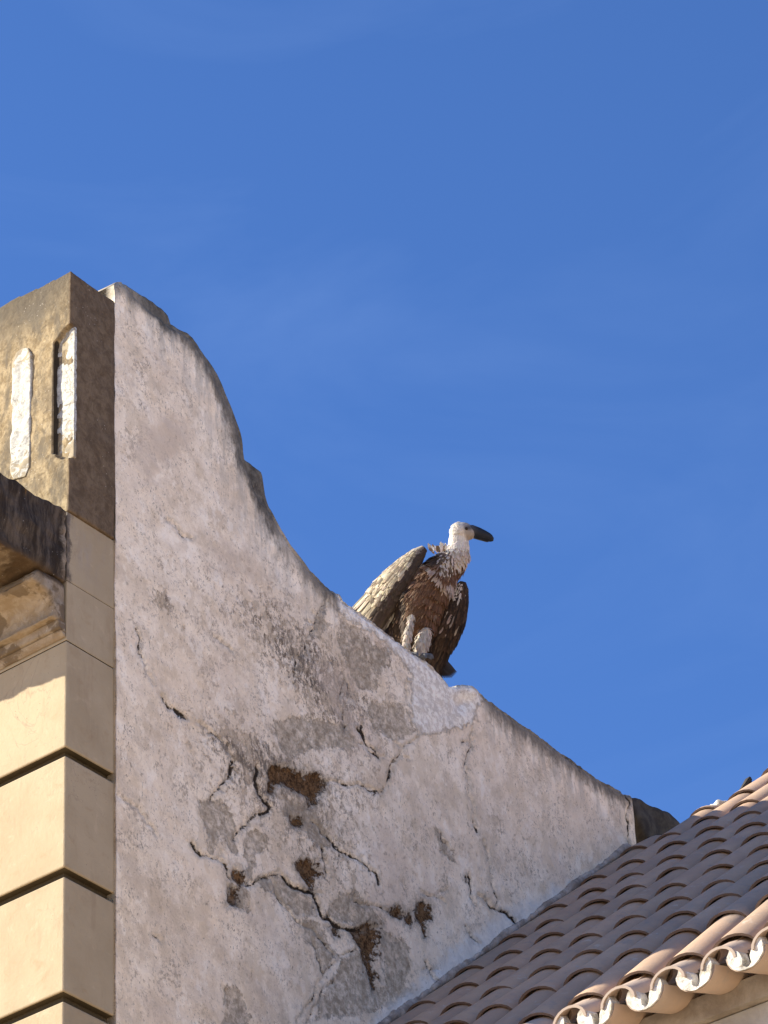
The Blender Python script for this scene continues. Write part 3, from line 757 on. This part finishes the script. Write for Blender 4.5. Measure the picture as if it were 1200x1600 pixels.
def feather(V, Fc, CO, base, d, nrm, ln, wd, col, lift=.12, tip=None, curl=0.0):
    nrm = (nrm - d * nrm.dot(d)).normalized(); sd_ = d.cross(nrm)
    b = len(V); prof = [(0, .45), (.25, .85), (.55, 1.0), (.82, .78), (1.0, .12)]
    for t, wv_ in prof:
        c = base + d * (ln * t) + nrm * (ln * (lift * t + curl * t * t) + .0006)
        tone = 1.0 if t < .8 or tip is None else tip
        for s_ in (-1, 0, 1):
            V.append(c + sd_ * (s_ * wd * wv_ * .5) + nrm * (0.0 if s_ else wd * .10))
            k = tone * (1.0 if s_ else .86); CO.append([min(1, q * k) for q in col])
    for i in range(4):
        for j in range(2):
            a_ = b + i * 3 + j; Fc.append((a_, a_ + 1, a_ + 4, a_ + 3))
def jit(c, a=.18):
    k = 1 + random.uniform(-a, a); return tuple(max(0, q * k * (1 + random.uniform(-.05, .05))) for q in c)
vult = empty('vulture', tuple(bp(652, 1020, -10)), label='large brown griffon vulture with white neck perched on the whitewashed wall top, head turned right', cat='bird')
MF = mat_feather('plumage')

# body, neck and head as one skin
bm = bmesh.new()
chain(bm, [(bp(622, 990, -120), 20), (bp(640, 972, -92), 31), (bp(660, 945, -78), 40), (bp(678, 915, -82), 37), (bp(694, 893, -90), 28), (bp(708, 880, -95), 23), (bp(716, 868, -99), 20.5),
           (bp(719, 855, -104), 17.5), (bp(719, 842, -108), 15.5), (bp(721, 832, -110), 17), (bp(727, 831, -109), 15.5), (bp(736, 834, -108), 11)])
chain(bm, [(bp(660, 945, -78), 40), (bp(656, 972, -66), 31), (bp(652, 992, -62), 25), (bp(658, 1010, -75), 18)])
me = remeshed(bm, .0055, 4)
co = np.array([v.co[:] for v in me.vertices]); lx, ly, lw = local(co)
neck = np.clip((885 - (ly + .35 * (lx - 700))) / 8, 0, 1) * (lx > 690)
cols = np.array([.08, .05, .032]) * (1 - neck[:, None]) + np.where(ly[:, None] > 858, np.array([[.34, .27, .20]]), np.array([[.66, .60, .52]])) * neck[:, None]
face = np.clip((lx - 727 + .25 * (840 - ly)) / 5, 0, 1) * (ly < 846)
cols = cols * (1 - .75 * face[:, None]) + np.array([.20, .17, .15]) * .75 * face[:, None]
lore = np.clip(1 - np.hypot((lx - 735) / 8, (ly - 825) / 5), 0, 1) ** .5
cols = cols * (1 - lore[:, None]) + np.array([.05, .05, .055]) * lore[:, None]
col_attr(me, cols)
body = link('body', me, MF, vult, True)
no = np.array([v.normal[:] for v in me.vertices])

# body feathers lie down and back along the belly
V, Fc, CO = [], [], []
idx = rng.permutation(len(co))
cnt = 0
flow = dirv(-.50, -.82, -.05)
for i in sorted(idx[:11000], key=lambda q: ly[q], reverse=True):
    x, y, w_ = lx[i], ly[i], lw[i]; nn_ = Vector(no[i])
    if y + .35 * (x - 700) < 888 and x > 688: continue
    if nn_.dot(BW) < -.45: continue
    f_ = dirv(-.50 + random.uniform(-.14, .14) + (.25 if x > 690 else 0), -.82, 0)
    d = (f_ - nn_ * f_.dot(nn_))
    if d.length < .2: continue
    d.normalize()
    c = jit((.115, .062, .036), .4)
    if x < 640 or y > 985: c = jit((.045, .029, .020), .3)
    if random.random() < .07: c = jit((.24, .165, .11), .25)
    r_ = math.hypot((x - 684) / 16, (y - 870) / 12)
    if r_ < 1: c = jit((.055, .035, .022), .3)
    if abs((x - 682) * .8 - (y - 895) * .62) < 3.2 and 882 < y < 925 and x > 674: c = jit((.36, .28, .22), .2)
    if x > 700 and 905 < y < 926: c = jit((.34, .28, .25), .2)
    ln = random.uniform(10, 18) * BM; wd = random.uniform(1.8, 3.4) * BM
    feather(V, Fc, CO, Vector(co[i]), d, nn_, ln, wd, c, .08, 1.15)
def fmesh(name, V, Fc, CO, parent, extra=None):
    if extra: V, Fc, CO = extra[0] + [], [], []
    me = bpy.data.meshes.new(name); me.from_pydata([tuple(v) for v in V], [], Fc); me.update()
    col_attr(me, np.array(CO)); return link(name, me, MF, parent, True)
fmesh('body_feathers', V, Fc, CO, body)

# white down of head and neck, thicker in the ruff
V, Fc, CO = [], [], []
for i in idx[:9000]:
    x, y = lx[i], ly[i]; nn_ = Vector(no[i])
    if neck[i] < .3 and not (x > 688 and y < 900 and y + .35 * (x - 700) < 897): continue
    if face[i] > .35: continue
    low = y > 862
    f_ = dirv(-.15 if low else -.35, -1, 0); d = f_ - nn_ * f_.dot(nn_)
    if d.length < .15: continue
    d.normalize()
    c = jit((.52, .44, .36) if low else (.70, .65, .57), .18)
    if low and x < 712 and random.random() < .5: c = jit((.15, .105, .07), .3)
    if low:
        feather(V, Fc, CO, Vector(co[i]), d, nn_, random.uniform(6, 12) * BM, random.uniform(2.2, 4) * BM, c, random.uniform(.05, .3))
    else:
        feather(V, Fc, CO, Vector(co[i]), d, nn_, random.uniform(3, 5) * BM, random.uniform(1.4, 2.4) * BM, c, random.uniform(.03, .14))
for _ in range(46):                                # loose ruff behind the neck
    a = random.random()
    b0 = bp(674 + 30 * a, 862 + random.uniform(-2, 6), -100 + random.uniform(-14, 14))
    d = dirv(random.uniform(-.5, .2), random.uniform(.3, 1), random.uniform(-.3, .3))
    c = jit((.82, .80, .78), .1) if random.random() < .45 else jit((.30, .22, .15), .3)
    feather(V, Fc, CO, b0, d, BW, random.uniform(7, 12) * BM, random.uniform(2.5, 4.5) * BM, c, .1, None, random.uniform(-.3, .3))
for px, py in ((673, 850), (692, 847), (695, 851)):
    for _ in range(5): feather(V, Fc, CO, bp(px + random.uniform(-2, 2), py + 9, -100), dirv(random.uniform(-.3, .3), 1, 0), BW, random.uniform(6, 10) * BM, 2.6 * BM, jit((.7, .7, .72), .05), .0, None, .3)
fmesh('neck_down', V, Fc, CO, body)

def wing(sections, nrm, colf, nfe, fl, rough_flow, seed):
    """a folded wing: closed shell lofted along its bones, shingled with feathers from tip to shoulder"""
    random.seed(seed)
    V, Fc, CO = [], [], []; SEG = 18; C = [bp(*s_[:3]) for s_ in sections]; ns = len(sections)
    R = []
    for i, s_ in enumerate(sections):
        ax = (C[min(i + 1, ns - 1)] - C[max(i - 1, 0)]).normalized()
        nr = (nrm - ax * nrm.dot(ax)).normalized(); sd_ = ax.cross(nr)
        R.append((C[i], ax, nr, sd_, s_[3] * BM, s_[4] * BM))
        for k in range(SEG):
            a = 2 * math.pi * k / SEG
            V.append(C[i] + sd_ * (math.cos(a) * s_[3] * BM) + nr * (math.sin(a) * s_[4] * BM)); CO.append(colf(i / (ns - 1), math.cos(a)))
    for i in range(ns - 1):
        for k in range(SEG): Fc.append((i * SEG + k, i * SEG + (k + 1) % SEG, (i + 1) * SEG + (k + 1) % SEG, (i + 1) * SEG + k))
    Fc.append(tuple(range(SEG))[::-1]); Fc.append(tuple(range((ns - 1) * SEG, ns * SEG)))
    for q in range(nfe):
        t = 1 - (q / nfe); t = max(0, min(.995, t + random.uniform(-.03, .03)))
        u = t * (ns - 1); i = min(int(u), ns - 2); f = u - i; A_, B_ = R[i], R[i + 1]
        a = random.uniform(-.15, 1.15) * math.pi
        L_ = [x0.lerp(y0, f) if isinstance(x0, Vector) else x0 + (y0 - x0) * f for x0, y0 in zip(A_, B_)]
        p = L_[0] + L_[3] * (math.cos(a) * L_[4]) + L_[2] * (math.sin(a) * L_[5])
        n_ = (L_[3] * (math.cos(a) / max(L_[4], 1e-4)) + L_[2] * (math.sin(a) / max(L_[5], 1e-4))).normalized()
        d = (L_[1] + L_[3] * rough_flow * random.uniform(-1, 1) - n_ * L_[1].dot(n_)).normalized()
        k = fl(t)
        feather(V, Fc, CO, p, d, n_, random.uniform(.8, 1.2) * k[0] * BM, random.uniform(.8, 1.2) * k[1] * BM, jit(colf(t, math.cos(a)), .22), k[2], 1.3)
    return V, Fc, CO
def col_r(t, c):                                   # sunlight painted into pale buff coverts, shade into leading edge; greyer flight feathers
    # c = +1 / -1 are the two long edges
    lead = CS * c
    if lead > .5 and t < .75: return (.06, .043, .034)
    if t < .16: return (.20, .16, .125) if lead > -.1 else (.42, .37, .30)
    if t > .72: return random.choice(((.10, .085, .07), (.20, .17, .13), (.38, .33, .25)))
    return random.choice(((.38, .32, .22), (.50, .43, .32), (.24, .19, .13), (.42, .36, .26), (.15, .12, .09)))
nR = dirv(-.60, .25, .75)
secR = [(664, 858, -92, 6, 5), (655, 866, -88, 13, 9), (640, 884, -82, 22, 13), (622, 905, -80, 27, 15), (602, 930, -84, 30, 15), (585, 955, -92, 28, 13), (568, 982, -104, 22, 9), (552, 1012, -116, 10, 5)]
ax0 = (bp(*secR[4][:3]) - bp(*secR[3][:3])).normalized(); sgn = ax0.cross((nR - ax0 * nR.dot(ax0)).normalized()); CS = 1 if sgn.dot(BX) > 0 else -1
fl = lambda t: (12, 4.5, .07) if t < .3 else ((19, 5.5, .06) if t < .6 else (40, 6.5, .04))
VW, FW, CW = wing(secR, nR, col_r, 1900, fl, .16, 3)
for q in range(70):                                # ragged scapulars hanging over the flank
    t = random.random(); x, y = 652 + (602 - 652) * t + random.uniform(-4, 8), 882 + (962 - 882) * t + random.uniform(-8, 8)
    feather(VW, FW, CW, bp(x + 8, y, -64 - 10 * t), dirv(-.42 + random.uniform(-.2, .25), -.9, 0), nR, random.uniform(16, 30) * BM, random.uniform(3.5, 7) * BM, jit(random.choice(((.34, .29, .21), (.14, .11, .085), (.05, .036, .028), (.07, .05, .036))), .2), .03)
w1 = fmesh('wing', VW, FW, CW, vult)
w1['label'] = 'pale sunlit wing'
def col_l(t, c):  # dark brown wing, its shade put into the near-black feather colours
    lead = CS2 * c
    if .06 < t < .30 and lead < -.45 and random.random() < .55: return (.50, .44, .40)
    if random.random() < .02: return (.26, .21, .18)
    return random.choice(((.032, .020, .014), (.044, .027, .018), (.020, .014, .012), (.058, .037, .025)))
nL = dirv(.55, .0, .80)
secL = [(725, 911, -84, 5, 5), (723, 920, -82, 12, 9), (719, 940, -80, 17, 13), (711, 965, -78, 23, 15), (700, 990, -80, 25, 14), (686, 1015, -84, 21, 11), (679, 1036, -88, 12, 7), (676, 1056, -92, 5, 4)]
ax0 = (bp(*secL[4][:3]) - bp(*secL[3][:3])).normalized(); sgn = ax0.cross((nL - ax0 * nL.dot(ax0)).normalized()); CS2 = 1 if sgn.dot(BX) > 0 else -1
fl = lambda t: (10, 4, .06) if t < .35 else ((17, 4.5, .05) if t < .65 else (30, 5.5, .03))
w2 = fmesh('wing', *wing(secL, nL, col_l, 1300, fl, .12, 5), vult)
w2['label'] = 'dark shaded wing'
# tail
V, Fc, CO = [], [], []; random.seed(11)
for k in range(9):
    a = (k - 4) / 4
    feather(V, Fc, CO, bp(658 + 5 * a, 1002, -112 - 3 * abs(a)), dirv(.62 + .13 * a, -.80, .12), dirv(.7, .5, .5), 80 * BM * (1 - .06 * abs(a)), 13 * BM, jit((.05, .045, .045), .15), .02)
fmesh('tail', V, Fc, CO, vult)
# beak: deep, hooked, blue-black
V, Fc, CO = [], [], []
secB = [(731, 829, 8.5, 7.5), (739, 830.5, 10.3, 7.5), (749, 834, 10, 6.5), (758, 837.5, 9, 5.5), (765, 840.5, 8, 4.5), (768.5, 842.5, 7, 3.5), (771, 844.5, 5, 2.4), (771.6, 847, 2.6, 1.2)]
SEG = 14
for i, (x, y, hh, ww) in enumerate(secB):
    q = secB[min(i + 1, len(secB) - 1)]; p = secB[max(i - 1, 0)]
    ang = math.atan2(-(q[1] - p[1]), q[0] - p[0]); ux, uy = -math.sin(ang), math.cos(ang)
    for k in range(SEG):
        a = 2 * math.pi * k / SEG
        V.append(bp(x + ux * hh * math.cos(a), y - uy * hh * math.cos(a), -108 + ww * math.sin(a)))
        gap = math.exp(-((math.cos(a) + .38) / .10) ** 2) if i < 5 else 0
        CO.append([q2 * (1 - .6 * gap) for q2 in ((.06, .06, .065) if i < 2 else (.018, .021, .030))])
for i in range(len(secB) - 1):
    for k in range(SEG): Fc.append((i * SEG + k, i * SEG + (k + 1) % SEG, (i + 1) * SEG + (k + 1) % SEG, (i + 1) * SEG + k))
Fc.append(tuple(range(SEG))[::-1]); Fc.append(tuple(range((len(secB) - 1) * SEG, len(secB) * SEG)))
me = bpy.data.meshes.new('beak'); me.from_pydata([tuple(v) for v in V], [], Fc); me.update(); col_attr(me, np.array(CO))
link('beak', me, mat_feather('horn', .45), body, True)
for sgn_ in (1, -1):
    bm = bmesh.new(); bmesh.ops.create_uvsphere(bm, u_segments=14, v_segments=10, radius=2.7 * BM, matrix=Matrix.Translation(bp(731, 826.5, -109 + 12.6 * sgn_)))
    bmesh_to('eye', bm, mat_plain('dark_eye', (.03, .018, .01), (.05, .03, .015), 40, .15, .0), body, True)
# feathered thighs and grey feet gripping the edge
def leg(pts, fx, fy, fw):
    bm = bmesh.new(); chain(bm, pts)
    me = remeshed(bm, .004, 2); roughen(me, .003, 60)
    co_ = np.array([v.co[:] for v in me.vertices]); cl = np.tile(np.array([[.50, .44, .37]]), (len(co_), 1)); col_attr(me, cl)
    V, Fc, CO = [], [], []
    lg = link('leg', me, MF, vult, True)
    for i in rng.permutation(len(co_))[:260]:
        nn_ = me.vertices[int(i)].normal.copy(); f_ = dirv(-.05, -1, 0); d = f_ - nn_ * f_.dot(nn_)
        if d.length > .3: feather(V, Fc, CO, Vector(co_[i]), d.normalized(), nn_, 9 * BM, 3 * BM, jit((.46, .395, .33), .25), .12)
    fmesh('leg_down', V, Fc, CO, lg)
    bm = bmesh.new(); base = bp(fx, fy, fw)
    chain(bm, [(pts[-1][0], 4.5), (base, 4.5)])
    for ang, ln in ((-.75, 15), (-.1, 20), (.55, 16)):
        d = (BX * math.cos(ang - .6) * .85 + BW * (.75 + .2 * math.sin(ang)) + BY * math.sin(ang - .6) * .2)
        d.z = 0; d.normalize(); mid = base + d * (ln * .55 * BM) + Vector((0, 0, .006)); end = base + d * (ln * BM) + Vector((0, 0, -.006))
        chain(bm, [(base, 4.2), (mid, 3.6), (end, 3.0), (end + d * .012 + Vector((0, 0, -.02)), 1.2)])
    d = Vector((-.8, .5, 0)).normalized(); chain(bm, [(base, 4.0), (base + d * 13 * BM, 2.8), (base + d * 17 * BM + Vector((0, 0, -.01)), 1.2)])
    me = remeshed(bm, .003, 1)
    link('foot', me, mat_plain('grey_scaled_foot', (.09, .09, .095), (.16, .155, .15), 60, .7, .6, .003), lg, True)
leg([(bp(645, 962, -38), 2.5), (bp(642, 974, -30), 4.2), (bp(638, 990, -20), 5.4), (bp(635, 1008, -12), 5.2), (bp(634, 1020, -10), 5)], 635, 1028, -8)
leg([(bp(665, 990, -40), 9.5), (bp(662, 1000, -31), 10.5), (bp(659, 1010, -22), 10.5), (bp(657, 1022, -14), 7.5)], 658, 1030, -9)
